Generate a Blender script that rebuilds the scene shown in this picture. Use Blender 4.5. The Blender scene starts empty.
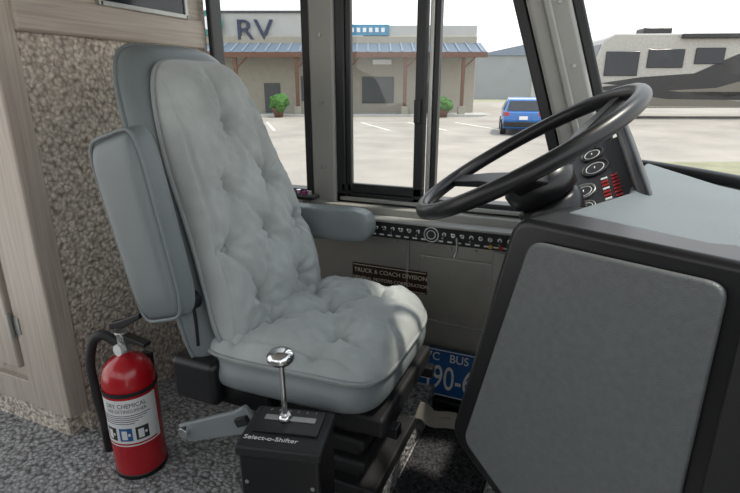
import bpy, bmesh, math, random
from mathutils import Vector as V, Matrix, Euler
random.seed(4)
sc=bpy.context.scene
try:
    sc.view_settings.view_transform='Standard'
except Exception as e: print(e)
# ---------------------------------------------------------------- materials
def newmat(name):
    m=bpy.data.materials.new(name); m.use_nodes=True
    return m, m.node_tree.nodes, m.node_tree.links, m.node_tree.nodes['Principled BSDF']
def pm(name,col,rough=.5,metal=0,var=.12,vs=12,bump=0,bs=200,sheen=0,spec=.5,coat=0,emit=None):
    m,N,L,b=newmat(name)
    tc=N.new('ShaderNodeTexCoord')
    n=N.new('ShaderNodeTexNoise'); n.inputs['Scale'].default_value=vs; n.inputs['Detail'].default_value=4
    L.new(tc.outputs['Object'],n.inputs['Vector'])
    r=N.new('ShaderNodeValToRGB')
    r.color_ramp.elements[0].position=.3; r.color_ramp.elements[1].position=.7
    r.color_ramp.elements[0].color=(*[c*(1-var) for c in col],1)
    r.color_ramp.elements[1].color=(*[min(1,c*(1+var)) for c in col],1)
    L.new(n.outputs['Fac'],r.inputs['Fac']); L.new(r.outputs['Color'],b.inputs['Base Color'])
    b.inputs['Roughness'].default_value=rough; b.inputs['Metallic'].default_value=metal
    b.inputs['Specular IOR Level'].default_value=spec
    b.inputs['Sheen Weight'].default_value=sheen; b.inputs['Coat Weight'].default_value=coat
    if bump:
        n2=N.new('ShaderNodeTexNoise'); n2.inputs['Scale'].default_value=bs; n2.inputs['Detail'].default_value=3
        L.new(tc.outputs['Object'],n2.inputs['Vector'])
        bp=N.new('ShaderNodeBump'); bp.inputs['Strength'].default_value=bump; bp.inputs['Distance'].default_value=.004
        L.new(n2.outputs['Fac'],bp.inputs['Height']); L.new(bp.outputs['Normal'],b.inputs['Normal'])
    if emit:
        b.inputs['Emission Color'].default_value=(*emit[0],1); b.inputs['Emission Strength'].default_value=emit[1]
    return m
def berber(name,c1,c2,scale=75,dist=.012):
    m,N,L,b=newmat(name)
    tc=N.new('ShaderNodeTexCoord')
    nz=N.new('ShaderNodeTexNoise'); nz.inputs['Scale'].default_value=60
    L.new(tc.outputs['Object'],nz.inputs['Vector'])
    mx=N.new('ShaderNodeMix'); mx.data_type='VECTOR'; mx.inputs['Factor'].default_value=.012
    L.new(tc.outputs['Object'],mx.inputs['A']); L.new(nz.outputs['Color'],mx.inputs['B'])
    vo=N.new('ShaderNodeTexVoronoi'); vo.inputs['Scale'].default_value=scale
    L.new(mx.outputs['Result'],vo.inputs['Vector'])
    r=N.new('ShaderNodeValToRGB')
    r.color_ramp.elements[0].position=.3; r.color_ramp.elements[0].color=(*c1,1)
    r.color_ramp.elements[1].position=.85; r.color_ramp.elements[1].color=(*c2,1)
    L.new(vo.outputs['Distance'],r.inputs['Fac'])
    n2=N.new('ShaderNodeTexNoise'); n2.inputs['Scale'].default_value=60; n2.inputs['Detail'].default_value=3
    L.new(tc.outputs['Object'],n2.inputs['Vector'])
    r2=N.new('ShaderNodeValToRGB'); r2.color_ramp.elements[0].position=.35; r2.color_ramp.elements[1].position=.6
    r2.color_ramp.elements[0].color=(.70,.67,.64,1); r2.color_ramp.elements[1].color=(1.12,1.11,1.10,1)
    L.new(n2.outputs['Fac'],r2.inputs['Fac'])
    mm=N.new('ShaderNodeMix'); mm.data_type='RGBA'; mm.blend_type='MULTIPLY'; mm.inputs['Factor'].default_value=1
    L.new(r.outputs['Color'],mm.inputs['A']); L.new(r2.outputs['Color'],mm.inputs['B'])
    L.new(mm.outputs['Result'],b.inputs['Base Color'])
    inv=N.new('ShaderNodeMath'); inv.operation='SUBTRACT'; inv.inputs[0].default_value=1
    L.new(vo.outputs['Distance'],inv.inputs[1])
    bp=N.new('ShaderNodeBump'); bp.inputs['Strength'].default_value=.9; bp.inputs['Distance'].default_value=dist
    L.new(inv.outputs[0],bp.inputs['Height']); L.new(bp.outputs['Normal'],b.inputs['Normal'])
    b.inputs['Roughness'].default_value=.95; b.inputs['Specular IOR Level'].default_value=.1
    return m
def woodmat(name,c1,c2,axis='Z'):
    m,N,L,b=newmat(name)
    tc=N.new('ShaderNodeTexCoord'); mp=N.new('ShaderNodeMapping')
    sc_={'Z':(80,80,2.5),'Y':(80,2.5,80),'X':(2.5,80,80)}[axis]
    mp.inputs['Scale'].default_value=sc_
    L.new(tc.outputs['Object'],mp.inputs['Vector'])
    n=N.new('ShaderNodeTexNoise'); n.inputs['Scale'].default_value=1.6; n.inputs['Detail'].default_value=6; n.inputs['Distortion'].default_value=.6
    L.new(mp.outputs['Vector'],n.inputs['Vector'])
    r=N.new('ShaderNodeValToRGB'); r.color_ramp.elements[0].position=.3; r.color_ramp.elements[1].position=.62
    r.color_ramp.elements[0].color=(*c1,1); r.color_ramp.elements[1].color=(*c2,1)
    L.new(n.outputs['Fac'],r.inputs['Fac']); L.new(r.outputs['Color'],b.inputs['Base Color'])
    bp=N.new('ShaderNodeBump'); bp.inputs['Strength'].default_value=.2; bp.inputs['Distance'].default_value=.001
    L.new(n.outputs['Fac'],bp.inputs['Height']); L.new(bp.outputs['Normal'],b.inputs['Normal'])
    b.inputs['Roughness'].default_value=.45
    return m
def glassmat(name,tint=(1,1,1),g=.06):
    m,N,L,b=newmat(name); out=N['Material Output']; N.remove(b)
    t=N.new('ShaderNodeBsdfTransparent'); t.inputs['Color'].default_value=(*tint,1)
    gl=N.new('ShaderNodeBsdfGlossy'); gl.inputs['Roughness'].default_value=.02
    mx=N.new('ShaderNodeMixShader'); mx.inputs[0].default_value=g
    L.new(t.outputs[0],mx.inputs[1]); L.new(gl.outputs[0],mx.inputs[2]); L.new(mx.outputs[0],out.inputs['Surface'])
    return m
M={}
M['berber']=berber('berber_carpet',(.80,.72,.63),(.36,.32,.275),85,.007)
M['berberf']=berber('berber_floor',(.44,.445,.45),(.15,.152,.155),85,.007)
M['mat']=berber('dark_rib_carpet',(.07,.072,.078),(.018,.018,.02),130,.004)
M['wood']=woodmat('pickled_oak',(.39,.33,.28),(.52,.455,.39),'Z')
M['woodh']=woodmat('pickled_oak_h',(.38,.32,.27),(.50,.435,.37),'Y')
M['velour']=pm('velour_grey',(.41,.435,.425),.85,var=.14,vs=9,bump=.28,bs=350,sheen=.3,spec=.2)
M['vinyl']=pm('vinyl_grey',(.175,.20,.205),.38,var=.06,vs=6,bump=.22,bs=420)
M['vinyll']=pm('vinyl_light',(.20,.225,.23),.38,var=.05,vs=6,bump=.2,bs=420)
M['welt']=pm('welt',(.29,.31,.31),.6,var=.05)
M['black']=pm('black_plastic',(.008,.008,.009),.35,var=.1)
M['blackm']=pm('black_matte',(.012,.012,.013),.6,var=.15,bump=.2,bs=300)
M['rubber']=pm('black_rubber',(.015,.015,.016),.6,var=.1)
M['wallg']=pm('painted_steel_grey',(.40,.385,.345),.34,metal=.4,var=.14,vs=5,bump=.12,bs=160)
M['pill']=pm('pillar_grey',(.32,.315,.29),.42,var=.06,vs=5,bump=.15,bs=200)
M['dash']=pm('dash_grey',(.118,.128,.128),.42,var=.08,vs=90,bump=.25,bs=500)
M['dasht']=pm('dash_top_grey',(.135,.16,.168),.5,var=.05,vs=8,bump=.15,bs=300)
M['frame']=pm('window_frame_black',(.012,.013,.014),.4)
M['chrome']=pm('chrome',(.75,.75,.75),.15,metal=1,var=.03)
M['alu']=pm('brushed_alu',(.42,.42,.40),.4,metal=.8,var=.1)
M['red']=pm('extinguisher_red',(.45,.008,.015),.25,var=.08,coat=.4)
M['white']=pm('white_label',(.75,.75,.74),.5,var=.04)
M['ink']=pm('black_ink',(.02,.02,.025),.5)
M['blue']=pm('plate_blue',(.015,.10,.30),.35,var=.08)
M['brown']=pm('nameplate_brown',(.045,.022,.014),.4)
M['cream']=pm('cream_letters',(.85,.75,.62),.5)
M['belt']=pm('belt_webbing',(.40,.37,.32),.8,bump=.3,bs=500)
M['ledred']=pm('red_lens',(.40,.015,.012),.3)
M['ledamb']=pm('amber_lens',(.5,.3,.05),.3)
M['glass']=glassmat('window_glass',(.97,.98,.98),.03)
M['dark']=pm('dark_glass',(.02,.024,.03),.12,var=.05)
M['asph']=pm('asphalt',(.315,.285,.25),.9,var=.16,vs=.6,bump=.3,bs=20)
M['grass']=pm('dry_verge',(.27,.26,.17),.95,var=.2,vs=1.5,bump=.5,bs=15)
M['line']=pm('paint_line',(.7,.68,.6),.8)
M['stucco']=pm('stucco_cream',(.34,.315,.26),.9,var=.06,vs=2)
M['stuccow']=pm('stucco_white',(.42,.42,.40),.9,var=.05,vs=2)
M['shade']=pm('store_dark',(.05,.055,.06),.4)
M['roofb']=pm('metal_roof_blue',(.10,.14,.19),.5,var=.1)
M['roofw']=pm('metal_roof_seam',(.18,.22,.28),.5)
M['post']=pm('wood_post',(.14,.07,.045),.8)
M['navy']=pm('sign_navy',(.02,.03,.07),.5)
M['sblue']=pm('sign_blue',(.04,.22,.36),.5)
M['sgreen']=pm('sign_green',(.05,.22,.20),.5)
M['leaf']=pm('leaves',(.05,.14,.025),.9,var=.5,vs=8,bump=.6,bs=20)
M['carb']=pm('car_blue',(.02,.15,.46),.25,coat=.6)
M['wh']=pm('warehouse_grey',(.28,.30,.31),.8,var=.05,vs=1)
M['rvtan']=pm('rv_tan',(.16,.145,.12),.3,var=.05)
M['rvbl']=pm('rv_black',(.02,.02,.021),.25)
M['rvcr']=pm('rv_silver',(.40,.385,.35),.3)
M['purple']=pm('purple_cloth',(.30,.04,.18),.8)
M['taill']=pm('tail_lamp',(.4,.01,.01),.3)
# ---------------------------------------------------------------- helpers
def link(o,p=None):
    sc.collection.objects.link(o)
    if p is not None: o.parent=p
    return o
def grp(name,loc=(0,0,0),rz=0):
    e=bpy.data.objects.new(name,None); e.empty_display_size=.05; e.location=loc; e.rotation_euler=(0,0,rz)
    return link(e)
def mesh(name,vs,fs,mat,p=None,smooth=False,bevel=0,seg=3,sub=0,merge=False):
    me=bpy.data.meshes.new(name); me.from_pydata([tuple(v) for v in vs],[],fs)
    bm=bmesh.new(); bm.from_mesh(me)
    if merge: bmesh.ops.remove_doubles(bm,verts=bm.verts,dist=1e-5)
    bmesh.ops.recalc_face_normals(bm,faces=bm.faces)
    bm.to_mesh(me); bm.free()
    if mat is not None: me.materials.append(M[mat])
    o=bpy.data.objects.new(name,me); link(o,p)
    if smooth or bevel:
        for f in me.polygons: f.use_smooth=True
    if bevel:
        b=o.modifiers.new('b','BEVEL'); b.width=bevel; b.segments=seg; b.limit_method='ANGLE'; b.angle_limit=math.radians(35); b.harden_normals=True
    if sub:
        s=o.modifiers.new('s','SUBSURF'); s.levels=sub; s.render_levels=sub
    return o
BF=[(0,1,2,3),(4,7,6,5),(0,4,5,1),(1,5,6,2),(2,6,7,3),(3,7,4,0)]
def box(name,p,c,s,mat,bevel=.004,rot=(0,0,0),seg=3):
    R=Euler(rot).to_matrix(); c=V(c)
    vs=[]
    for z in(-.5,.5):
        for x,y in((-.5,-.5),(.5,-.5),(.5,.5),(-.5,.5)):
            vs.append(c+R@V((x*s[0],y*s[1],z*s[2])))
    return mesh(name,vs,BF,mat,p,bevel=bevel,seg=seg)
def hexa(name,p,vs,mat,bevel=.004):
    return mesh(name,vs,BF,mat,p,bevel=bevel)
def prism(name,p,poly,vec,mat,bevel=.004,seg=3):
    n=len(poly); vec=V(vec)
    vs=[V(q) for q in poly]+[V(q)+vec for q in poly]
    fs=[tuple(range(n)),tuple(range(2*n-1,n-1,-1))]+[(i,(i+1)%n,n+(i+1)%n,n+i) for i in range(n)]
    return mesh(name,vs,fs,mat,p,bevel=bevel,seg=seg)
def rnd(poly,r,k=6):
    out=[];n=len(poly)
    for i in range(n):
        a,b,c=V(poly[i-1]),V(poly[i]),V(poly[(i+1)%n])
        u=(a-b);w=(c-b); rr=min(r,u.length*.45,w.length*.45); p0=b+u.normalized()*rr; p2=b+w.normalized()*rr
        for j in range(k+1):
            t=j/k; out.append(p0*(1-t)**2+b*2*t*(1-t)+p2*t*t)
    return out
def basis(d):
    d=V(d).normalized(); a=V((0,0,1)) if abs(d.z)<.9 else V((1,0,0))
    x=a.cross(d).normalized(); y=d.cross(x); return x,y,d
def lathe(name,p,o,axis,prof,mat,n=40,bevel=0):
    x,y,d=basis(axis); o=V(o); vs=[];fs=[]
    for r,h in prof:
        for i in range(n):
            a=2*math.pi*i/n; vs.append(o+d*h+x*(r*math.cos(a))+y*(r*math.sin(a)))
    for k in range(len(prof)-1):
        for i in range(n):
            j=(i+1)%n; fs.append((k*n+i,k*n+j,(k+1)*n+j,(k+1)*n+i))
    fs.append(tuple(range(n))); fs.append(tuple((len(prof)-1)*n+i for i in range(n)))
    ob=mesh(name,vs,fs,mat,p,bevel=bevel)
    for f in ob.data.polygons: f.use_smooth=len(f.vertices)==4
    return ob
def cyl(name,p,a,b,r,mat,n=28,bevel=.001,r2=None):
    a=V(a);b=V(b); L=(b-a).length
    return lathe(name,p,a,b-a,[(r,0),(r if r2 is None else r2,L)],mat,n,bevel)
def torus(name,p,c,n,R,r,mat,N1=96,N2=16):
    x,y,d=basis(n); vs=[];fs=[]
    for i in range(N1):
        a=2*math.pi*i/N1; dr=x*math.cos(a)+y*math.sin(a)
        for j in range(N2):
            b=2*math.pi*j/N2; vs.append(V(c)+dr*(R+r*math.cos(b))+d*(r*math.sin(b)))
    for i in range(N1):
        for j in range(N2):
            i2=(i+1)%N1;j2=(j+1)%N2; fs.append((i*N2+j,i2*N2+j,i2*N2+j2,i*N2+j2))
    return mesh(name,vs,fs,mat,p,smooth=True)
def tube(name,p,pts,r,mat,closed=False,flat=None):
    cu=bpy.data.curves.new(name,'CURVE'); cu.dimensions='3D'; cu.resolution_u=8
    if flat: cu.extrude=flat; cu.bevel_depth=r
    else: cu.bevel_depth=r
    cu.bevel_resolution=4
    s=cu.splines.new('BEZIER'); s.bezier_points.add(len(pts)-1); s.use_cyclic_u=closed
    for b,q in zip(s.bezier_points,pts):
        b.co=q; b.handle_left_type=b.handle_right_type='AUTO'
    o=bpy.data.objects.new(name,cu); link(o)
    me=bpy.data.meshes.new_from_object(o); bpy.data.objects.remove(o)
    me.materials.append(M[mat]); o=bpy.data.objects.new(name,me); link(o,p)
    for f in me.polygons: f.use_smooth=True
    return o
def text(name,p,s,size,loc,right,up,mat,ex=.001,sx=1):
    cu=bpy.data.curves.new(name,'FONT'); cu.body=s; cu.size=size; cu.extrude=ex; cu.align_x='CENTER'; cu.align_y='CENTER'
    o=bpy.data.objects.new(name,cu); link(o); me=bpy.data.meshes.new_from_object(o); bpy.data.objects.remove(o)
    me.materials.append(M[mat]); r=V(right).normalized(); u=V(up); u=(u-r*u.dot(r)).normalized(); n=r.cross(u)
    me.transform(Matrix.Translation(V(loc))@Matrix((r*sx,u,n)).transposed().to_4x4())
    o=bpy.data.objects.new(name,me); return link(o,p)
def slab(name,p,frame,mat,tf,tb,ns=24,nr=18,q=6,pe=6,tuft=None,sub=1):
    vs=[];fs=[]
    for side in(1,-1):
        for i in range(ns+1):
            s=(1-math.cos(math.pi*i/ns))/2; t=abs(2*s-1)
            C,S,Nn=frame(s); wc=max(0,1-t**q)**(1/q); Es=max(0,1-t**pe)**.5
            for j in range(nr+1):
                r=math.sin(math.pi/2*(2*j/nr-1)); Er=max(0,1-abs(r)**pe)**.5
                d=(tf if side>0 else -tb)*Er*Es
                if side>0 and tuft: d+=tuft(s,r*wc,Er*Es)
                vs.append(C+S*(r*wc)+Nn*d)
    n=(ns+1)*(nr+1)
    for side in(0,1):
        for i in range(ns):
            for j in range(nr):
                a=side*n+i*(nr+1)+j; f=(a,a+1,a+nr+2,a+nr+1)
                fs.append(f if side else f[::-1])
    return mesh(name,vs,fs,mat,p,smooth=True,sub=sub,merge=True)
def welt(name,p,frame,q,mat,r=.005,k=1.0,off=0):
    pts=[]
    for i in range(64):
        a=2*math.pi*i/64; s=.5-.5*math.copysign(abs(math.cos(a))**.55,math.cos(a)); tt=abs(2*s-1)
        rr=math.copysign(max(0,1-tt**q)**(1/q),math.sin(a)) if abs(math.sin(a))>1e-6 else 0
        C,S,N=frame(.5+(s-.5)*k); pts.append(C+S*(rr*k)+N*off)
    return tube(name,p,pts,r,mat,True)
# ---------------------------------------------------------------- camera
HC=1.05; yaw=math.radians(23); pitch=math.radians(17.6)
cam=bpy.data.cameras.new('camera'); cam.sensor_width=36; cam.lens=504/740*36; cam.clip_start=.02; cam.clip_end=500
co=bpy.data.objects.new('camera',cam); link(co); co.location=(0,0,HC); co.rotation_euler=(math.pi/2-pitch,0,yaw)
sc.camera=co
# ---------------------------------------------------------------- room shell
FZ=.08
fl=grp('floor')
box('carpet_platform',fl,(-1.32,.30,-.01),(1.88,2.4,.18),'berberf',.01)
box('footwell',fl,(.11,.30,-.05),(.98,2.4,.1),'berberf',0)
box('carpet_step',fl,(.06,1.05,.03),(.40,.6,.08),'berberf',.02)
fm=grp('floor_mat'); box('ribbed_mat',fm,(-.26,1.13,.006),(.225,.62,.012),'mat',.004)
wl=grp('wall_left')
box('lower_panel',wl,(-.59,1.54,.29),(1.36,.08,.78),'wallg',0)
box('kick_ledge',wl,(-.27,1.47,.02),(.5,.06,.04),'blackm',.006)
box('window_ledge',wl,(-.45,1.475,.672),(1.10,.075,.03),'pill',.006)
box('seam_strip',wl,(-.50,1.497,.33),(.012,.012,.60),'pill',.003)
box('seam_strip_low',wl,(-.3,1.497,.30),(.78,.01,.012),'pill',.003)
box('access_panel',wl,(-.26,1.498,.43),(.40,.008,.20),'wallg',.004)
box('pillar_mid',wl,(-.787,1.51,1.2),(.085,.09,1.06),'pill',.008)
box('header',wl,(-.55,1.54,1.72),(1.5,.1,.2),'pill',.008)
for x in(-.62,-.55,-.44,-.36,-.28,-.2):
    cyl('screw',wl,(x,1.5,.56),(x,1.492,.56),.006,'alu',12)
for x in(-.45,-.07):
    for z in(.34,.52): cyl('panel_screw',wl,(x,1.495,z),(x,1.490,z),.005,'alu',12)
for z in(.80,1.0,1.2,):
    cyl('pillar_screw',wl,(-.787,1.465,z),(-.787,1.46,z),.006,'alu',12)
def slant(z): return -.333*(z-1.0)
def slp(name,p,x0,x1,y0,y1,z0,z1,mat,b=.006):
    vs=[(x0+slant(z0),y0,z0),(x1+slant(z0),y0,z0),(x1+slant(z0),y1,z0),(x0+slant(z0),y1,z0),
        (x0+slant(z1),y0,z1),(x1+slant(z1),y0,z1),(x1+slant(z1),y1,z1),(x0+slant(z1),y1,z1)]
    return hexa(name,p,vs,mat,b)
slp('pillar_front',wl,-.100,.008,1.44,1.54,.66,1.66,'pill',.012)
slp('pillar_front_rib',wl,-.06,-.04,1.43,1.45,.72,1.66,'pill',.006)
for z in(.8,.95,1.1,1.25): cyl('pillar_rivet',wl,(-.02+slant(z),1.442,z),(-.02+slant(z),1.437,z),.005,'alu',12)
wr=grp('wall_rear')
box('carpet_panel',wr,(-1.29,1.17,.92),(.08,.664,1.72),'berber',0)
w1=grp('window_1')
for nm,c,s in(('frame_bottom',(-1.03,1.505,.70),(.385,.06,.035)),('frame_front',(-.845,1.505,1.15),(.032,.06,.95)),('frame_rear',(-1.212,1.505,1.15),(.02,.06,.95)),('frame_top',(-1.03,1.505,1.61),(.385,.06,.03))):
    box(nm,w1,c,s,'frame',.006)
box('pane',w1,(-1.03,1.51,1.15),(.36,.004,.9),'glass',0)
w2=grp('window_2')
for nm,c,s in(('frame_bottom',(-.42,1.505,.70),(.66,.06,.04)),('frame_rear',(-.728,1.505,1.15),(.034,.06,.95)),('frame_top',(-.46,1.505,1.61),(.6,.06,.03))):
    box(nm,w2,c,s,'frame',.006)
box('slider_frame_bottom',w2,(-.59,1.485,.735),(.28,.02,.03),'frame',.004)
box('slider_stile_a',w2,(-.70,1.485,1.15),(.018,.02,.9),'frame',.004)
box('slider_stile_rear',w2,(-.468,1.490,1.15),(.030,.03,.9),'frame',.004)
box('slider_stile_front',w2,(-.442,1.505,1.15),(.012,.03,.9),'alu',.003)
box('slider_stile_outer',w2,(-.428,1.515,1.15),(.016,.03,.9),'frame',.003)
box('slider_track',w2,(-.42,1.47,.70),(.62,.01,.012),'alu',.002)
box('latch',w2,(-.472,1.470,.98),(.018,.02,.07),'frame',.004)
slp('frame_front',w2,-.135,-.103,1.475,1.535,.70,1.62,'frame')
box('pane_rear',w2,(-.58,1.50,1.15),(.26,.004,.9),'glass',0)
mesh('pane_front',[(-.43,1.512,.70),(-.125+slant(.7),1.512,.70),(-.125+slant(1.6),1.512,1.6),(-.43,1.512,1.6)],[(0,1,2,3)],'glass',w2)
w3=grp('window_3')
wc=[(.02,1.49),(.10,1.44),(.17,1.37),(.235,1.29),(.30,1.19),(.37,1.05),(.43,.88),(.47,.68),(.49,.45),(.495,.1),(.495,-.4),(.48,-.85)]
vs=[];fs=[]
for x,y in wc:
    for z in(.86,1.62): vs.append((x+slant(z),y,z))
for i in range(len(wc)-1): fs.append((2*i,2*i+2,2*i+3,2*i+1))
mesh('pane',vs,fs,'glass',w3,smooth=True)
tube('gasket_bottom',w3,[(x+slant(.86),y,.86) for x,y in wc],.014,'frame')
tube('gasket_top',w3,[(x+slant(1.62),y,1.62) for x,y in wc],.02,'frame')
slp('gasket_side',w3,.008,.035,1.455,1.52,.80,1.64,'frame')
wf=grp('wall_front')
vs=[];fs=[]
for x,y in wc:
    for z in(-.1,.85): vs.append((x+slant(.86)+.01,y+.01,z))
for i in range(len(wc)-1): fs.append((2*i,2*i+2,2*i+3,2*i+1))
mesh('cowl_panel',vs,fs,'wallg',wf)
vs=[];fs=[]
for x,y in wc:
    for z in(1.63,1.84): vs.append((x+slant(1.62),y+.01,z))
for i in range(len(wc)-1): fs.append((2*i,2*i+2,2*i+3,2*i+1))
mesh('windscreen_header',vs,fs,'pill',wf)
ce=grp('ceiling'); prism('headliner',ce,[(x+slant(1.62)+.005,y+.01,1.83) for x,y in wc]+[(-2.25,-.85,1.83),(-2.25,1.58,1.83),(-.2,1.58,1.83)],(0,0,.05),'pill',0)
wrt=grp('wall_right'); box('lower_panel',wrt,(-1.0,-.89,.36),(2.6,.06,.92),'vinyl',0); box('header',wrt,(-1.0,-.89,1.74),(2.6,.06,.2),'pill',0)
for k,x in enumerate((-2.2,-1.2,-.1)): box('pillar_%d'%k,wrt,(x,-.89,1.24),(.1,.06,.86),'pill',0)
# ---------------------------------------------------------------- wardrobe cabinet
cb=grp('wardrobe_cabinet')
box('corner_post',cb,(-1.265,.807,1.03),(.05,.062,1.74),'wood',.006)
box('side_stile',cb,(-1.345,.80,1.03),(.11,.04,1.74),'wood',.004)
box('carcass',cb,(-1.9,.83,1.03),(1.15,.06,1.74),'wood',0)
box('bottom_rail',cb,(-1.80,.80,.20),(.9,.035,.08),'wood',.003)
box('door_frame_stile',cb,(-1.445,.785,1.06),(.07,.03,1.55),'wood',.006)
box('door_stile_far',cb,(-1.95,.785,1.06),(.07,.03,1.55),'wood',.006)
box('door_rail_low',cb,(-1.70,.785,.32),(.45,.03,.08),'wood',.006)
box('door_panel',cb,(-1.70,.795,1.06),(.42,.03,1.42),'wood',.012)
for z in(.42,.85,1.5):
    cyl('hinge_pin',cb,(-1.405,.772,z-.035),(-1.405,.772,z+.035),.006,'alu',12)
    box('hinge_leaf',cb,(-1.39,.779,z),(.025,.004,.05),'alu',.001)
box('plinth',cb,(-1.8,.82,.11),(1.03,.05,.10),'berber',0)
box('upper_fascia',cb,(-1.245,1.155,1.215),(.035,.645,.085),'woodh',.008)
box('upper_board',cb,(-1.25,1.155,1.53),(.02,.645,.56),'woodh',.004)
box('dark_door_glass',cb,(-1.235,1.23,1.40),(.012,.31,.29),'dark',.004)
for nm,c,s in(('glass_frame_low',(-1.232,1.23,1.262),(.018,.33,.014)),('glass_frame_side',(-1.232,1.39,1.40),(.018,.014,.29)),('glass_frame_side_near',(-1.232,1.07,1.40),(.018,.014,.29))):
    box(nm,cb,c,s,'alu',.003)
# ---------------------------------------------------------------- driver seat
ds=grp('driver_seat')
YC=1.03
N0=V((.956,0,.292)); A0=V((-.292,0,.956)); B0=V((-.665,YC,.435)); LB=.715
def wback(s): return .240-.078*(max(0,s-.12)/.88)**1.2
def backC(s,off=0): return B0+A0*(LB*s)+N0*(off+.018*math.sin(math.pi*min(1,s*1.5)))
def seg(px,py,a,b):
    ax,ay=a;bx,by=b;dx,dy=bx-ax,by-ay; t=max(0,min(1,((px-ax)*dx+(py-ay)*dy)/(dx*dx+dy*dy)))
    return math.hypot(px-ax-t*dx,py-ay-t*dy)
def mktuft(btn,segs,wf_,L,db=.032,dc=.010,wb=.019,wcr=.006,wide=.007,ww=.022,edge=.86):
    def f(s,r,E):
        x=r*wf_(s); y=s*L; d=0
        for k,(bx,by) in enumerate(btn):
            q=math.hypot(x-bx,y-by); d-=db*math.exp(-(q/wb)**2)
            a=math.atan2(y-by,x-bx); d-=.009*math.exp(-((q-.026)/.040)**2)*(.5+.5*math.cos(a*7+k*1.7))
        c=0;c2=0
        for k,(a,b) in enumerate(segs):
            g=seg(x,y,a,b); w=.55+.45*math.sin(k*2.3+1); c=max(c,w*math.exp(-(g/wcr)**2)); c2=max(c2,math.exp(-(g/ww)**2))
        d-=dc*c+wide*c2
        d-=.008*math.exp(-((abs(r)-edge)/.028)**2)
        d+=.0020*math.sin(x*70+3*math.sin(y*31))*math.sin(y*55+2*math.sin(x*40))*E
        d+=.0015*math.sin(x*150+5*math.sin(y*23))*E
        d+=.0009*math.sin(y*190+6*math.sin(x*27+1))*E
        return d*min(1,E*1.3)
    return f
bb=[]
rows=[(.13,[-.095,.095]),(.27,[-.145,0,.145]),(.41,[-.085,.085]),(.545,[0])]
for y,xs in rows:
    for x in xs: bb.append((x+random.uniform(-.006,.006),y+random.uniform(-.006,.006)))
sg=[]
for i,a in enumerate(bb):
    for b in bb[i+1:]:
        if .08<abs(a[1]-b[1])<.17 and abs(a[0]-b[0])<.125: sg.append((a,b))
for x in(-.095,.095): sg.append(((x,.13),(x*1.3,.02)))
sg+=[((-.085,.41),(-.12,.60)),((.085,.41),(.12,.60)),((0,.545),(0,.68)),((-.145,.27),(-.21,.27)),((.145,.27),(.21,.27))]
fB=lambda s:(backC(s,-.035),V((0,wback(s)-.012,0)),N0)
slab('back_pad',ds,fB,'velour',.066,.02,150,110,5.5,5,mktuft(bb,sg,wback,LB,.034,.009,.022,.007,.008,.028),sub=0)
for k,(x,y) in enumerate(bb):
    c=backC(y/LB,-.035)+V((0,x,0))+N0*(.021); lathe('back_button_%d'%k,ds,c,N0,[(.010,0),(.011,.003),(.008,.006),(.002,.007)],'welt',14)
welt('back_welt',ds,lambda s:(backC(s,-.036),V((0,wback(s)-.008,0)),N0),5.5,'welt')
fS=lambda s:(B0+A0*(-.03+(.80)*s)+N0*(-.10+.01*math.sin(math.pi*s)),V((0,.256-.072*(max(0,s-.12)/.88)**1.2,0)),N0)
slab('back_shell',ds,fS,'vinyl',.062,.045,44,30,6,6,sub=1)
welt('shell_seam',ds,fS,6,'vinyl',.0045,1.0,0)
# cushion
X0,X1=-.80,-.335
def cushC(s,z): return V((X0+(X1-X0)*s,YC,z-.03*max(0,(s-.7)/.3)**2+.015*s))
cbt=[(-.10,.15),(.10,.15),(0,.25),(-.125,.335),(.125,.335)]
csg=[]
for i,a in enumerate(cbt):
    for b in cbt[i+1:]:
        if .05<abs(a[1]-b[1])<.14 and abs(a[0]-b[0])<.14: csg.append((a,b))
csg+=[((-.125,.335),(-.15,.45)),((.125,.335),(.15,.45)),((-.125,.335),(-.23,.32)),((.125,.335),(.23,.32)),((-.10,.15),(-.22,.12)),((.10,.15),(.22,.12)),((0,.25),(0,.45))]
slab('cushion_pad',ds,lambda s:(cushC(s,.468),V((0,.240,0)),V((0,0,1))),'velour',.062,.03,110,100,4.5,6,mktuft(cbt,csg,lambda s:.240,.465,.028,.011,.020,.007,.012,.032,.87),sub=0)
for k,(x,y) in enumerate(cbt):
    c=cushC(y/.465,.468)+V((0,x,.062-.028-.011-.012+.004)); lathe('cushion_button_%d'%k,ds,c,(0,0,1),[(.010,0),(.011,.003),(.008,.006),(.002,.007)],'welt',14)
fC=lambda s:(cushC(s,.425),V((0,.255,0)),V((0,0,1)))
slab('cushion_base',ds,fC,'vinyll',.056,.058,40,32,4.5,6,sub=1)
welt('cushion_welt',ds,lambda s:(cushC(s,.470),V((0,.241,0)),V((0,0,1))),4.5,'welt')
# armrests
a0=V((-.768,.742,.580)); a1=V((-.848,.742,.968)); ad=(a1-a0)
fA=lambda s:(a0+ad*s,V((.956,0,.292))*(.062+.010*s),V((0,-1,0)))
slab('armrest_raised',ds,fA,'vinyl',.045,.028,36,22,6.5,8,sub=1)
welt('armrest_seam',ds,fA,6.5,'vinyl',.004,.97,.030)
cyl('armrest_pivot',ds,(-.765,.80,.60),(-.765,.765,.60),.022,'black')
fA2=lambda s:(V((-.88+.33*s,1.32,.650+.005*s)),V((0,.038,0)),V((0,0,1)))
slab('armrest_lowered',ds,fA2,'vinyll',.052,.045,36,22,7,9,sub=1)
tube('shell_zip',ds,[(-.745,.775,.50),(-.742,.772,.58),(-.752,.773,.64)],.004,'black')
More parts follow.
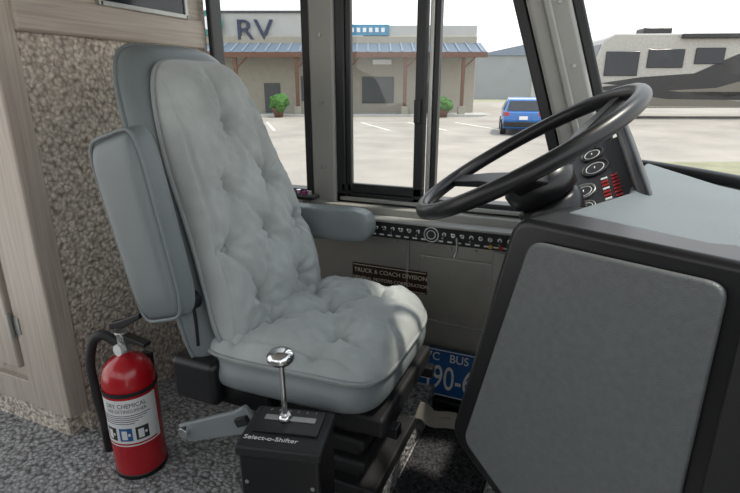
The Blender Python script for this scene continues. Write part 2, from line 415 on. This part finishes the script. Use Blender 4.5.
# mechanism
box('recliner_cover',ds,(-.765,.80,.405),(.13,.07,.11),'black',.018)
box('recliner_cover_inner',ds,(-.66,.82,.375),(.16,.05,.06),'black',.01)
box('seat_frame',ds,(-.53,YC,.345),(.40,.36,.05),'blackm',.01)
box('slide_rail_near',ds,(-.52,.90,.315),(.42,.03,.03),'black',.004)
box('slide_rail_far',ds,(-.52,1.17,.315),(.42,.03,.03),'black',.004)
for k in range(6):
    z=.135+k*.032; w=.30 if k%2 else .265
    box('bellows_%d'%k,ds,(-.55,1.06,z),(w,w,.032),'rubber',.012)
box('base_plate',ds,(-.55,1.06,.10),(.36,.32,.04),'blackm',.006)
tube('adjust_lever',ds,[(-.62,.87,.33),(-.60,.80,.30),(-.50,.78,.28)],.007,'black')
cyl('adjust_knob',ds,(-.50,.78,.28),(-.45,.775,.275),.012,'black')
prism('buckle_stalk',ds,[(-.80,.735,.30),(-.77,.735,.262),(-.60,.735,.335),(-.575,.735,.375),(-.605,.735,.405),(-.63,.735,.385)],(0,.016,0),'vinyll',.006)
cyl('stalk_bolt',ds,(-.772,.737,.295),(-.772,.722,.295),.013,'chrome')
box('buckle_button',ds,(-.605,.73,.372),(.035,.012,.02),'blackm',.003,(0,-.5,0))
# ---------------------------------------------------------------- seat belt
sb=grp('seat_belt')
tube('webbing',sb,[(-.372,1.24,.13),(-.362,1.28,.10),(-.345,1.31,.06),(-.30,1.35,.04),(-.24,1.37,.035),(-.21,1.40,.05)],.0015,'belt',flat=.024)
box('latch_tongue',sb,(-.33,1.345,.05),(.06,.035,.006),'belt',.002,(0,.1,.5))
# ---------------------------------------------------------------- fire extinguisher
ex,ey=-.994,.785
fe=grp('fire_extinguisher'); fe.scale=(.8,.8,.95); fe.location=(ex*.2-.010,ey*.2+.008,FZ*.05)
lathe('cylinder_body',fe,(ex,ey,FZ),(0,0,1),[(.068,0),(.078,.006),(.08,.02),(.08,.275),(.078,.295),(.068,.32),(.048,.338),(.026,.348),(.022,.36)],'red',48)
lathe('base_ring',fe,(ex,ey,FZ+.0),(0,0,1),[(.079,0),(.0815,.004),(.0815,.012),(.079,.016)],'black',40)
def arc(name,p,r,a0,a1,z0,z1,mat,n=24):
    vs=[];fs=[]
    for i in range(n+1):
        a=a0+(a1-a0)*i/n
        for z in(z0,z1): vs.append((ex+r*math.cos(a),ey+r*math.sin(a),z))
    for i in range(n): fs.append((2*i,2*i+2,2*i+3,2*i+1))
    return mesh(name,vs,fs,mat,p,smooth=True)
rd=math.radians
arc('label',fe,.0808,rd(-150),rd(15),.190,.330,'white')
def ctext(name,s,size,a,z,mat):
    t=text(name,fe,s,size,(0,0,0),(1,0,0),(0,1,0),mat,.0002)
    for v in t.data.vertices:
        th=rd(a)+v.co.x/.0812; v.co=V((ex+.0814*math.cos(th),ey+.0814*math.sin(th),z+v.co.y))
ctext('label_title','DRY CHEMICAL',.018,-56,.313,'ink'); ctext('label_title_b','FIRE EXTINGUISHER',.014,-56,.297,'ink')
for k in range(5):
    arc('label_line_%d'%k,fe,.0812,rd(-120),rd(-5-9*k),.283-k*.006,.285-k*.006,'ink')
for k,(m1) in enumerate(('ink','blue','ink')):
    c=-98+k*35
    arc('pictogram_frame_%d'%k,fe,.0812,rd(c-14),rd(c+14),.207,.246,m1,8)
    arc('pictogram_shape_%d'%k,fe,.0815,rd(c-9),rd(c+3),.212,.239,'white',6)
    arc('pictogram_dot_%d'%k,fe,.0815,rd(c+5),rd(c+10),.222,.230,'white',4)
arc('label_footer',fe,.0812,rd(-140),rd(5),.194,.199,'red')
arc('strap',fe,.083,rd(-180),rd(180),.338,.350,'blackm',48)
box('wall_bracket',fe,(ex-.0,ey+.084,.25),(.04,.012,.30),'blackm',.003)
lathe('valve',fe,(ex,ey,.435),(0,0,1),[(.022,0),(.022,.012),(.016,.016),(.016,.05),(.02,.055),(.02,.062)],'alu',24)
prism('handle_lower',fe,[(ex-.02,ey-.012,.478),(ex+.10,ey-.012,.468),(ex+.105,ey-.012,.480),(ex+.0,ey-.012,.493),(ex-.02,ey-.012,.495)],(0,.028,0),'black',.003)
prism('lever_upper',fe,[(ex-.035,ey-.012,.500),(ex+.02,ey-.012,.510),(ex+.10,ey-.012,.552),(ex+.098,ey-.012,.564),(ex+.01,ey-.012,.53),(ex-.035,ey-.012,.516)],(0,.028,0),'black',.003)
cyl('gauge',fe,(ex+.01,ey-.016,.455),(ex+.012,ey-.034,.455),.016,'white')
torus('pull_ring',fe,(ex+.03,ey-.03,.49),(.2,1,0),.014,.002,'alu',24,8)
tube('hose',fe,[(ex-.015,ey-.005,.462),(ex-.07,ey-.02,.48),(ex-.115,ey-.03,.42),(ex-.118,ey-.035,.32),(ex-.112,ey-.03,.22),(ex-.106,ey-.03,.16)],.014,'rubber')
cyl('nozzle',fe,(ex-.106,ey-.03,.19),(ex-.102,ey-.03,.12),.017,'black',r2=.020)
# ---------------------------------------------------------------- gear selector
gs=grp('gear_selector',(-.455,.675,0),math.radians(14))
box('console',gs,(0,0,.25),(.152,.115,.34),'black',.008)
box('top_bezel',gs,(0,0,.428),(.160,.125,.022),'blackm',.006)
box('gate_plate',gs,(0,.015,.441),(.125,.07,.005),'black',.002)
box('gate_slot',gs,(0,.02,.4445),(.10,.014,.003),'alu',.001)
text('legend',gs,'Select-o-Shifter',.015,(-.02,-.036,.4400),(1,0,0),(0,1,0),'white',.0003,1.1)
for k in range(6): text('gate_mark_%d'%k,gs,'PRN321'[k],.010,(-.045+k*.018,.043,.4442),(1,0,0),(0,1,0),'alu',.0003)
lathe('boot',gs,(-.01,.02,.443),(0,0,1),[(.016,0),(.012,.008),(.009,.012)],'chrome',20)
cyl('shaft',gs,(-.01,.02,.445),(-.012,.02,.575),.0055,'chrome')
lathe('knob',gs,(-.012,.02,.56),(0,0,1),[(.008,0),(.020,.006),(.026,.013),(.026,.021),(.020,.028),(.008,.031)],'chrome',36)
for sx in(-1,1):
    for z in(.16,.36): cyl('screw',gs,(sx*.062,-.0575,z),(sx*.062,-.0605,z),.004,'alu',12)
# ---------------------------------------------------------------- licence plate
lp=grp('license_plate')
pb=V((-.308,1.462,.045)); up=V((0,.10,1)).normalized(); fn=V((0,-1,.10)).normalized()
pc=pb+up*.086
box('plate',lp,pc+fn*.004,(.325,.003,.170),'blue',.001,(-.1,0,0))
for sgn in(-1,1):
    box('rim_h',lp,pc+up*(.080*sgn)+fn*.006,(.315,.002,.003),'white',0,(-.1,0,0))
text('serial',lp,'490-625',.118,pc+fn*.008-up*.020+V((.006,0,0)),(1,0,0),up,'white',.001,.66)
text('heading',lp,'7C   BUS   32',.040,pc+fn*.008+up*.056,(1,0,0),up,'white',.001,.95)
# ---------------------------------------------------------------- nameplate
npl=grp('builder_nameplate')
box('plate',npl,(-.565,1.495,.432),(.27,.008,.080),'brown',.003)
text('line_top',npl,'TRUCK & COACH DIVISION',.021,(-.56,1.489,.448),(1,0,0),(0,0,1),'cream',.0006)
text('line_low',npl,'GENERAL MOTORS CORPORATION',.017,(-.56,1.489,.420),(1,0,0),(0,0,1),'cream',.0006)
for sx in(-1,1): box('border',npl,(-.565,1.490,.432+sx*.035),(.26,.002,.002),'cream',0)
# ---------------------------------------------------------------- switch panel
sp=grp('switch_panel')
box('housing',sp,(-.375,1.44,.628),(.52,.07,.056),'blackm',.006)
box('housing_lip',sp,(-.375,1.425,.660),(.53,.085,.008),'pill',.003)
for k in range(17):
    x=-.60+k*.027
    if 7<=k<=8: continue
    cyl('switch_base_%d'%k,sp,(x,1.406,.633),(x,1.400,.633),.007,'chrome',16)
    cyl('toggle_%d'%k,sp,(x,1.401,.633),(x,1.383,.633+(.009 if k%3 else -.009)),.0035,'chrome',10)
cyl('gauge_dial',sp,(-.395,1.407,.63),(-.395,1.396,.63),.024,'chrome')
cyl('gauge_face',sp,(-.395,1.397,.63),(-.395,1.395,.63),.020,'ink')
torus('gauge_scale',sp,(-.395,1.395,.63),(0,-1,0),.013,.0012,'white',24,6)
for k in range(18): box('tag_%d'%k,sp,(-.61+k*.027,1.404,.611),(.014,.002,.004),'white',0)
for k,x in enumerate((-.22,-.19,-.16)): cyl('lamp_%d'%k,sp,(x,1.406,.612),(x,1.398,.612),.006,'ledred' if k%2 else 'ledamb',12)
tube('hanging_keys',sp,[(-.315,1.385,.633),(-.312,1.383,.60),(-.318,1.382,.575)],.004,'chrome')
jb=grp('junction_box'); box('box',jb,(-.175,1.465,.545),(.085,.07,.10),'pill',.006); box('lid',jb,(-.175,1.427,.545),(.075,.006,.09),'pill',.003)
cl=grp('cleaning_cloth'); lathe('crumpled_cloth',cl,(-.985,1.428,.70),(0,0,1),[(.03,0),(.042,.012),(.038,.03),(.02,.045),(.006,.05)],'purple',10)
box('sill',wl,(-1.03,1.43,.69),(.40,.09,.02),'pill',.004)
kt=grp('key_tray')
box('tray',kt,(-.86,1.415,.706),(.14,.05,.012),'blackm',.004)
for k in range(6): cyl('coin_%d'%k,kt,(-.915+k*.02,1.415,.712),(-.915+k*.02,1.415,.724+.004*(k%2)),.008,'chrome' if k%2 else 'purple',14)
# ---------------------------------------------------------------- steering wheel
sw=grp('steering_wheel')
Cw=V((-.110,1.0,.930)); nw=V((-.51,-.10,.855)).normalized()
torus('rim',sw,Cw,nw,.215,.0148,'black',120,18)
xw,yw,_=basis(nw)
fw=V((1,0,0)); fw=(fw-nw*fw.dot(nw)).normalized(); lw=nw.cross(fw)
hub=Cw-nw*.062
for k,a in enumerate((60,180,300)):
    a=rd(a); dr=lw*math.cos(a)+fw*math.sin(a)*-1; sd=nw.cross(dr)
    pr=[]
    P0=hub+dr*.03; P1=Cw+dr*.209-nw*.004; Pm=Cw+dr*.12-nw*.026
    for Pq,w,t in((P0,.034,.014),(Pm,.022,.008),(P1,.016,.007)):
        pr.append([Pq+sd*w+nw*t,Pq-sd*w+nw*t,Pq-sd*w-nw*t,Pq+sd*w-nw*t])
    vs=[q for r in pr for q in r]; fs=[(0,1,2,3),(8,11,10,9)]
    for r in(0,4):
        for j in range(4): fs.append((r+j,r+(j+1)%4,r+4+(j+1)%4,r+4+j))
    mesh('spoke_%d'%k,vs,fs,'black',sw,bevel=.004)
lathe('hub',sw,hub-nw*.035,nw,[(.052,0),(.064,.006),(.068,.035),(.058,.052),(.042,.062),(.012,.067)],'black',40)
torus('horn_ring',sw,hub+nw*.022,nw,.048,.003,'blackm',40,8)
lathe('column_collar',sw,hub-nw*.12,nw,[(.050,0),(.054,.01),(.062,.075),(.050,.085)],'black',36)
cyl('column',sw,hub-nw*.10,hub-nw*.42,.042,'black')
cyl('turn_signal_stalk',sw,hub-nw*.06,hub-nw*.05+V((-.05,.13,.0)),.005,'black')
# ---------------------------------------------------------------- dashboard
db=grp('dashboard')
top=[(-.022,.806,.868),(.18,.67,.868),(.44,.50,.868),(.46,.75,.868),(.33,1.03,.868),(.25,1.16,.868),(.13,1.33,.885),(.095,1.18,.88),(.080,1.00,.872)]
n=len(top)
vs=[V(t) for t in top]+[V((t[0],t[1],.45)) for t in top]
fs=[tuple(range(n)),tuple(range(2*n-1,n-1,-1))]+[(i,(i+1)%n,n+(i+1)%n,n+i) for i in range(n)]
mesh('body',vs,fs,'dasht',db,bevel=.012,seg=4)
TL=V((-.064,.745,.84)); TR=V((.16,.632,.845))
dp=(TR-TL); dp.z=0; dp.normalize(); nd=V((dp.y,-dp.x,0))
def PP(s,z,o=0): return V((TL.x,TL.y,0))+dp*s+V((0,0,z))+nd*o
outer=rnd([PP(-.028,.866),PP(.44,.870),PP(.44,0.0),PP(.12,.0),PP(.03,.325),PP(-.127,.42),PP(-.108,.50)],.035)
prism('end_body',db,outer,nd*-.14,'black',.012,5)
gp=rnd([PP(.010,.838),PP(.256,.844),PP(.256,.30),PP(.06,.345),PP(-.085,.437),PP(-.075,.48)],.022)
prism('end_panel',db,gp,nd*.012,'dash',.005,3)
prism('side_trim',db,rnd([PP(.276,.846),PP(.40,.85),PP(.40,.3),PP(.276,.3)],.02),nd*.016,'blackm',.004)
# instrument binnacle: inclined fascia with hood
fn_=V((-.44,-.40,.80)).normalized(); uy=V((.05,1,0)); uy=(uy-fn_*uy.dot(fn_)).normalized(); ux=uy.cross(fn_).normalized()
fc=V((.018,1.09,.842))
def FP(a,b,o=0): return fc+uy*a+ux*b+fn_*o
prism('binnacle_body',db,[FP(-.16,-.075,-.01),FP(.19,-.075,-.01),FP(.19,.095,-.01),FP(-.16,.095,-.01)],fn_*-.09,'blackm',.012)
prism('gauge_fascia',db,[FP(-.15,-.062,-.012),FP(.18,-.062,-.012),FP(.18,.080,-.012),FP(-.15,.080,-.012)],fn_*.014,'ink',.004)
prism('binnacle_hood',db,[FP(-.165,.078,-.04),FP(.20,.078,-.04),FP(.20,.105,-.03),FP(-.165,.105,-.03)],fn_*.066,'black',.012)
for k in range(11):
    q=FP(-.085+k*.012,.052,.002)
    for j,(o,m1) in enumerate(((0,'ledred'),(-.020,'white' if k%3==1 else 'ledred'))):
        qq=q+ux*o; prism('warning_lamp_%d_%d'%(k,j),db,[qq-uy*.0035-ux*.0065,qq+uy*.0035-ux*.0065,qq+uy*.0035+ux*.0065,qq-uy*.0035+ux*.0065],fn_*.002,m1,.001)
for k,(y,x_,r) in enumerate(((.085,.020,.028),(.142,.020,.024),(.015,-.010,.024),(-.040,-.010,.018))):
    q=FP(y,x_,.002); lathe('gauge_%d'%k,db,q,fn_,[(r,0),(r,.004),(r-.002,.004),(r-.003,.001)],'blackm' if k<2 else 'alu',32)
    cyl('gauge_dial_%d'%k,db,q,q+fn_*.002,r-.004,'ink'); torus('gauge_scale_%d'%k,db,q+fn_*.002,fn_,r*.65,.0010,'white',28,6)
    box('gauge_needle_%d'%k,db,q+fn_*.004,(.002,r,.002),'white',0)
box('lower_cover',db,(.12,1.2,.52),(.22,.5,.42),'dasht',.03)
# ---------------------------------------------------------------- exterior
R23=yaw
def W2(D,R,z=0): return (R*math.cos(R23)-D*math.sin(R23), R*math.sin(R23)+D*math.cos(R23), z)
def S(t): t=max(0,min(1,t)); return t*t*(3-2*t)
GZ=-1.0
def GH(R,D): return GZ+.50*S((R-8)/3)*S((D-14)/9)
pk=grp('parking_lot',(0,0,0),R23)
vs=[];fs=[]
Rs=[-60+i*2 for i in range(76)]; Ds=[2.5+1.5*i for i in range(70)]
for D in Ds:
    for R in Rs: vs.append((R,D,GH(R,D)))
nR=len(Rs)
for i in range(len(Ds)-1):
    for j in range(nR-1): fs.append((i*nR+j,i*nR+j+1,(i+1)*nR+j+1,(i+1)*nR+j))
g=mesh('ground',vs,fs,'asph',pk,smooth=True); g.data.materials.append(M['grass'])
for f in g.data.polygons:
    c=f.center
    if (c.x>c.y*.45+.5 and 8<c.y<15) or c.y>55: f.material_index=1
for k in range(9):
    R=-11+k*2.8; box('bay_line_%d'%k,pk,(R,28,GZ+.01),(.14,6,.02),'line',0,(0,0,.25))
st=grp('storefront_building',W2(38,0),R23)
box('main_wall',st,(-2.5,6,1.8),(20.8,8,5.6),'stucco',.05)
box('parapet_high',st,(-8.5,6.1,4.9),(9.5,7.8,2.6),'stuccow',.05)
box('parapet_low',st,(3.7,6.1,4.6),(8.4,7.8,1.5),'stuccow',.05)
box('parapet_cap',st,(-8.5,6.1,6.25),(9.8,8.1,.15),'shade',.02)
mesh('porch_roof',[(-13.2,-.4,3.35),(8.2,-.4,3.35),(8.2,2.2,4.15),(-13.2,2.2,4.15),(-13.2,-.4,3.2),(8.2,-.4,3.2),(8.2,2.2,4.0),(-13.2,2.2,4.0)],BF,'roofb',st)
for k in range(27):
    x=-13+k*.8; hexa('roof_seam_%d'%k,st,[(x,-.42,3.36),(x+.12,-.42,3.36),(x+.12,2.2,4.17),(x,2.2,4.17),(x,-.42,3.42),(x+.12,-.42,3.42),(x+.12,2.2,4.23),(x,2.2,4.23)],'roofw',0)
box('porch_fascia',st,(-2.5,-.42,3.18),(21.4,.12,.35),'post',.01)
box('sign_band',st,(-2.5,2.08,4.32),(20.6,.1,.22),'sblue',.01)
for k,x in enumerate((-12.5,-9.5,-5.2,-1.5,2.5,6.6)):
    box('post_%d'%k,st,(x,-.2,1.1),(.24,.24,4.2),'post',.02)
    box('post_base_%d'%k,st,(x,-.2,-.65),(.5,.5,.7),'stucco',.02)
    hexa('brace_%d'%k,st,[(x,-.3,2.3),(x+.12,-.3,2.3),(x+.12,-.1,2.3),(x,-.1,2.3),(x+.8,-.3,3.1),(x+.95,-.3,3.1),(x+.95,-.1,3.1),(x+.8,-.1,3.1)],'post',0)
for k,(x,w,z,h) in enumerate(((-11,1.6,.9,2),(-7.4,1.2,.15,2.3),(-4.4,1.6,.9,1.8),(.6,2.4,.8,1.9),(4.4,1.2,.15,2.3))):
    box('shopfront_%d'%k,st,(x,1.97,z),(w,.1,h),'shade',.02)
box('walkway',st,(-2.3,.8,-.93),(22,3,.14),'stuccow',.02)
text('sign_rv',st,'RV',2.0,(-8.5,2.1,4.95),(1,0,0),(0,0,1),'navy',.12,1.15)
lathe('round_sign',st,(-11.6,1.9,5.45),(0,-1,0),[(.9,0),(.9,.2),(.75,.22),(.75,.16)],'sgreen',36)
cyl('round_sign_centre',st,(-11.6,1.75,5.45),(-11.6,1.6,5.45),.5,'white')
box('long_sign',st,(-.2,2.05,5.0),(3.2,.2,.75),'sblue',.03)
for k in range(6): box('long_sign_letter_%d'%k,st,(-1.3+k*.45,1.93,5.0),(.25,.04,.3),'white',.01)
box('small_sign',st,(.9,1.9,2.8),(1.4,.1,.35),'white',.02)
def shrub(loc,r):
    e=grp('potted_shrub',loc,0)
    bm=bmesh.new()
    for k in range(14):
        q=V((random.uniform(-.5,.5),random.uniform(-.5,.5),random.uniform(.3,1.1)))*r
        bmesh.ops.create_icosphere(bm,subdivisions=2,radius=r*random.uniform(.3,.5),matrix=Matrix.Translation(q))
    for v in bm.verts: v.co+=V((random.uniform(-1,1),random.uniform(-1,1),random.uniform(-1,1)))*r*.07
    me=bpy.data.meshes.new('foliage'); bm.to_mesh(me); bm.free(); me.materials.append(M['leaf']); link(bpy.data.objects.new('foliage',me),e)
    lathe('pot',e,(0,0,-.35),(0,0,1),[(.28,0),(.4,.5),(.42,.62)],'post',20)
shrub(W2(36.5,-6.4,-.65),.85); shrub(W2(36.5,5.1,-.65),.8)
whs=grp('warehouse',W2(66,20),R23)
box('body',whs,(0,5,1.6),(14,9,6.2),'wh',.05); prism('gable_roof',whs,[(-7.3,.3,4.7),(7.3,.3,4.7),(0,.3,6.2)],(0,9.5,0),'roofw',.02)
box('roller_door',whs,(2,.45,.6),(3.5,.1,3.2),'stuccow',.02)
# car (rear towards the bus)
cr=grp('car',W2(22.5,6.65,GZ),R23-.22)
secs=[(0,.62,.82,.55,1.0),(.12,.30,.86,.60,1.02),(.35,.25,.88,.66,1.52),(1.2,.25,.9,.68,1.60),(2.3,.25,.9,.66,1.55),(3.0,.25,.89,.62,1.08),(3.9,.28,.86,.60,.92),(4.1,.4,.78,.5,.72)]
vs=[];fs=[]
for y,zb,w,wt,zt in secs:
    zm=min(.98,zt-.02)
    for x,z in((-w*.94,zb),(-w,.6),(-w*.97,zm),(-wt,zt),(wt,zt),(w*.97,zm),(w,.6),(w*.94,zb)): vs.append((x,y,z))
for i in range(len(secs)-1):
    for j in range(8): fs.append((i*8+j,i*8+(j+1)%8,(i+1)*8+(j+1)%8,(i+1)*8+j))
fs.append(tuple(range(8))); fs.append(tuple(range((len(secs)-1)*8,len(secs)*8)))
mesh('body',vs,fs,'carb',cr,bevel=.06)
mesh('rear_window',[(-.72,.10,1.05),(.72,.10,1.05),(.60,.31,1.46),(-.60,.31,1.46)],[(0,1,2,3)],'dark',cr)
for sx in(-1,1):
    mesh('side_glass',[(sx*.885,.45,1.03),(sx*.885,2.8,1.03),(sx*.70,2.2,1.46),(sx*.70,.6,1.46)],[(0,1,2,3)],'dark',cr)
    box('tail_lamp',cr,(sx*.72,.03,.92),(.22,.1,.16),'taill',.02)
    for y in(.75,3.25): cyl('wheel',cr,(sx*.68,y,.33),(sx*.92,y,.33),.33,'rubber'); cyl('hubcap',cr,(sx*.92,y,.33),(sx*.93,y,.33),.2,'alu')
box('bumper',cr,(0,.02,.48),(1.66,.18,.22),'blackm',.04); box('number_plate',cr,(0,-.02,.75),(.35,.02,.15),'white',.005)
# motorhome
mh=grp('motorhome',W2(26,17.0,GH(17,26)),R23-.06); mh.scale=(1.14,1.14,1.14)
prof=[(-5.5,.55),(-5.6,1.2),(-5.25,2.2),(-4.9,3.3),(-4.5,3.5),(5.6,3.5),(5.75,3.3),(5.75,.5),(-5.0,.45)]
prism('body',mh,[(x,0,z) for x,z in prof],(0,2.5,0),'rvcr',.08,3)
def rvs(name,pts,mat): prism(name,mh,[(x,-.015,z) for x,z in pts],(0,.02,0),mat,0)
rvs('skirt_band',[(-5.5,.56),(-5.58,1.25),(-2,1.15),(1,.75),(5.7,.75),(5.7,.52)],'rvtan')
rvs('swoosh_black',[(-4.9,1.5),(-3.2,1.75),(-1,1.9),(.5,2.6),(2,3.2),(5.7,3.4),(5.7,2.6),(3.2,2.3),(1.2,1.4),(-.8,1.1)],'rvbl')
prism('swoosh_tan',mh,[(x,-.03,z) for x,z in[(-2,1.2),(0,1.3),(2.4,2.0),(5.7,2.5),(5.7,1.8),(2.6,1.3),(.5,.9)]],(0,.04,0),'rvtan',0)
prism('swoosh_low',mh,[(x,-.03,z) for x,z in[(-5.3,1.3),(-3.5,1.5),(-1.5,1.15),(1.5,1.15),(5.7,1.6),(5.7,1.2),(1.5,.8),(-2,.85)]],(0,.04,0),'rvbl',0)
for k,(x,w,z,h) in enumerate(((-4.1,1.4,2.3,1.0),(-2.3,1.5,2.5,.75),(-.5,1.2,2.6,.65),(3.6,1.4,2.4,.8))):
    box('window_glass_%d'%k,mh,(x,-.03,z),(w,.08,h),'dark',.03)
mesh('windscreen',[(-5.45,.15,1.6),(-5.45,2.35,1.6),(-4.98,2.3,3.1),(-4.98,.2,3.1)],[(0,1,2,3)],'dark',mh)
box('awning',mh,(1.2,-.12,3.38),(6,.22,.2),'rvbl',.04)
for k,x in enumerate((-2.4,2.2)): box('roof_ac_%d'%k,mh,(x,1.25,3.66),(1.2,.9,.32),'rvbl',.08)
for x in(-3.6,2.6,3.5): cyl('wheel',mh,(x,-.02,.45),(x,.3,.45),.48,'rubber'); cyl('hubcap',mh,(x,-.05,.45),(x,-.02,.45),.26,'chrome')
# ---------------------------------------------------------------- light
wd=bpy.data.worlds.new('sky'); sc.world=wd; wd.use_nodes=True
bg=wd.node_tree.nodes['Background']; nt=wd.node_tree
tc=nt.nodes.new('ShaderNodeTexCoord'); sep=nt.nodes.new('ShaderNodeSeparateXYZ'); rp=nt.nodes.new('ShaderNodeValToRGB')
nt.links.new(tc.outputs['Generated'],sep.inputs[0]); nt.links.new(sep.outputs['Z'],rp.inputs['Fac'])
rp.color_ramp.elements[0].color=(1,.985,.955,1); rp.color_ramp.elements[1].color=(.74,.86,1,1)
nt.links.new(rp.outputs['Color'],bg.inputs['Color']); bg.inputs['Strength'].default_value=1.65
su=bpy.data.lights.new('sun','SUN'); su.energy=3.6; su.angle=.05; su.color=(1,.93,.82)
so=bpy.data.objects.new('sun',su); link(so); so.location=(5,5,8)
so.rotation_euler=V((.37,.18,.91)).to_track_quat('Z','Y').to_euler()
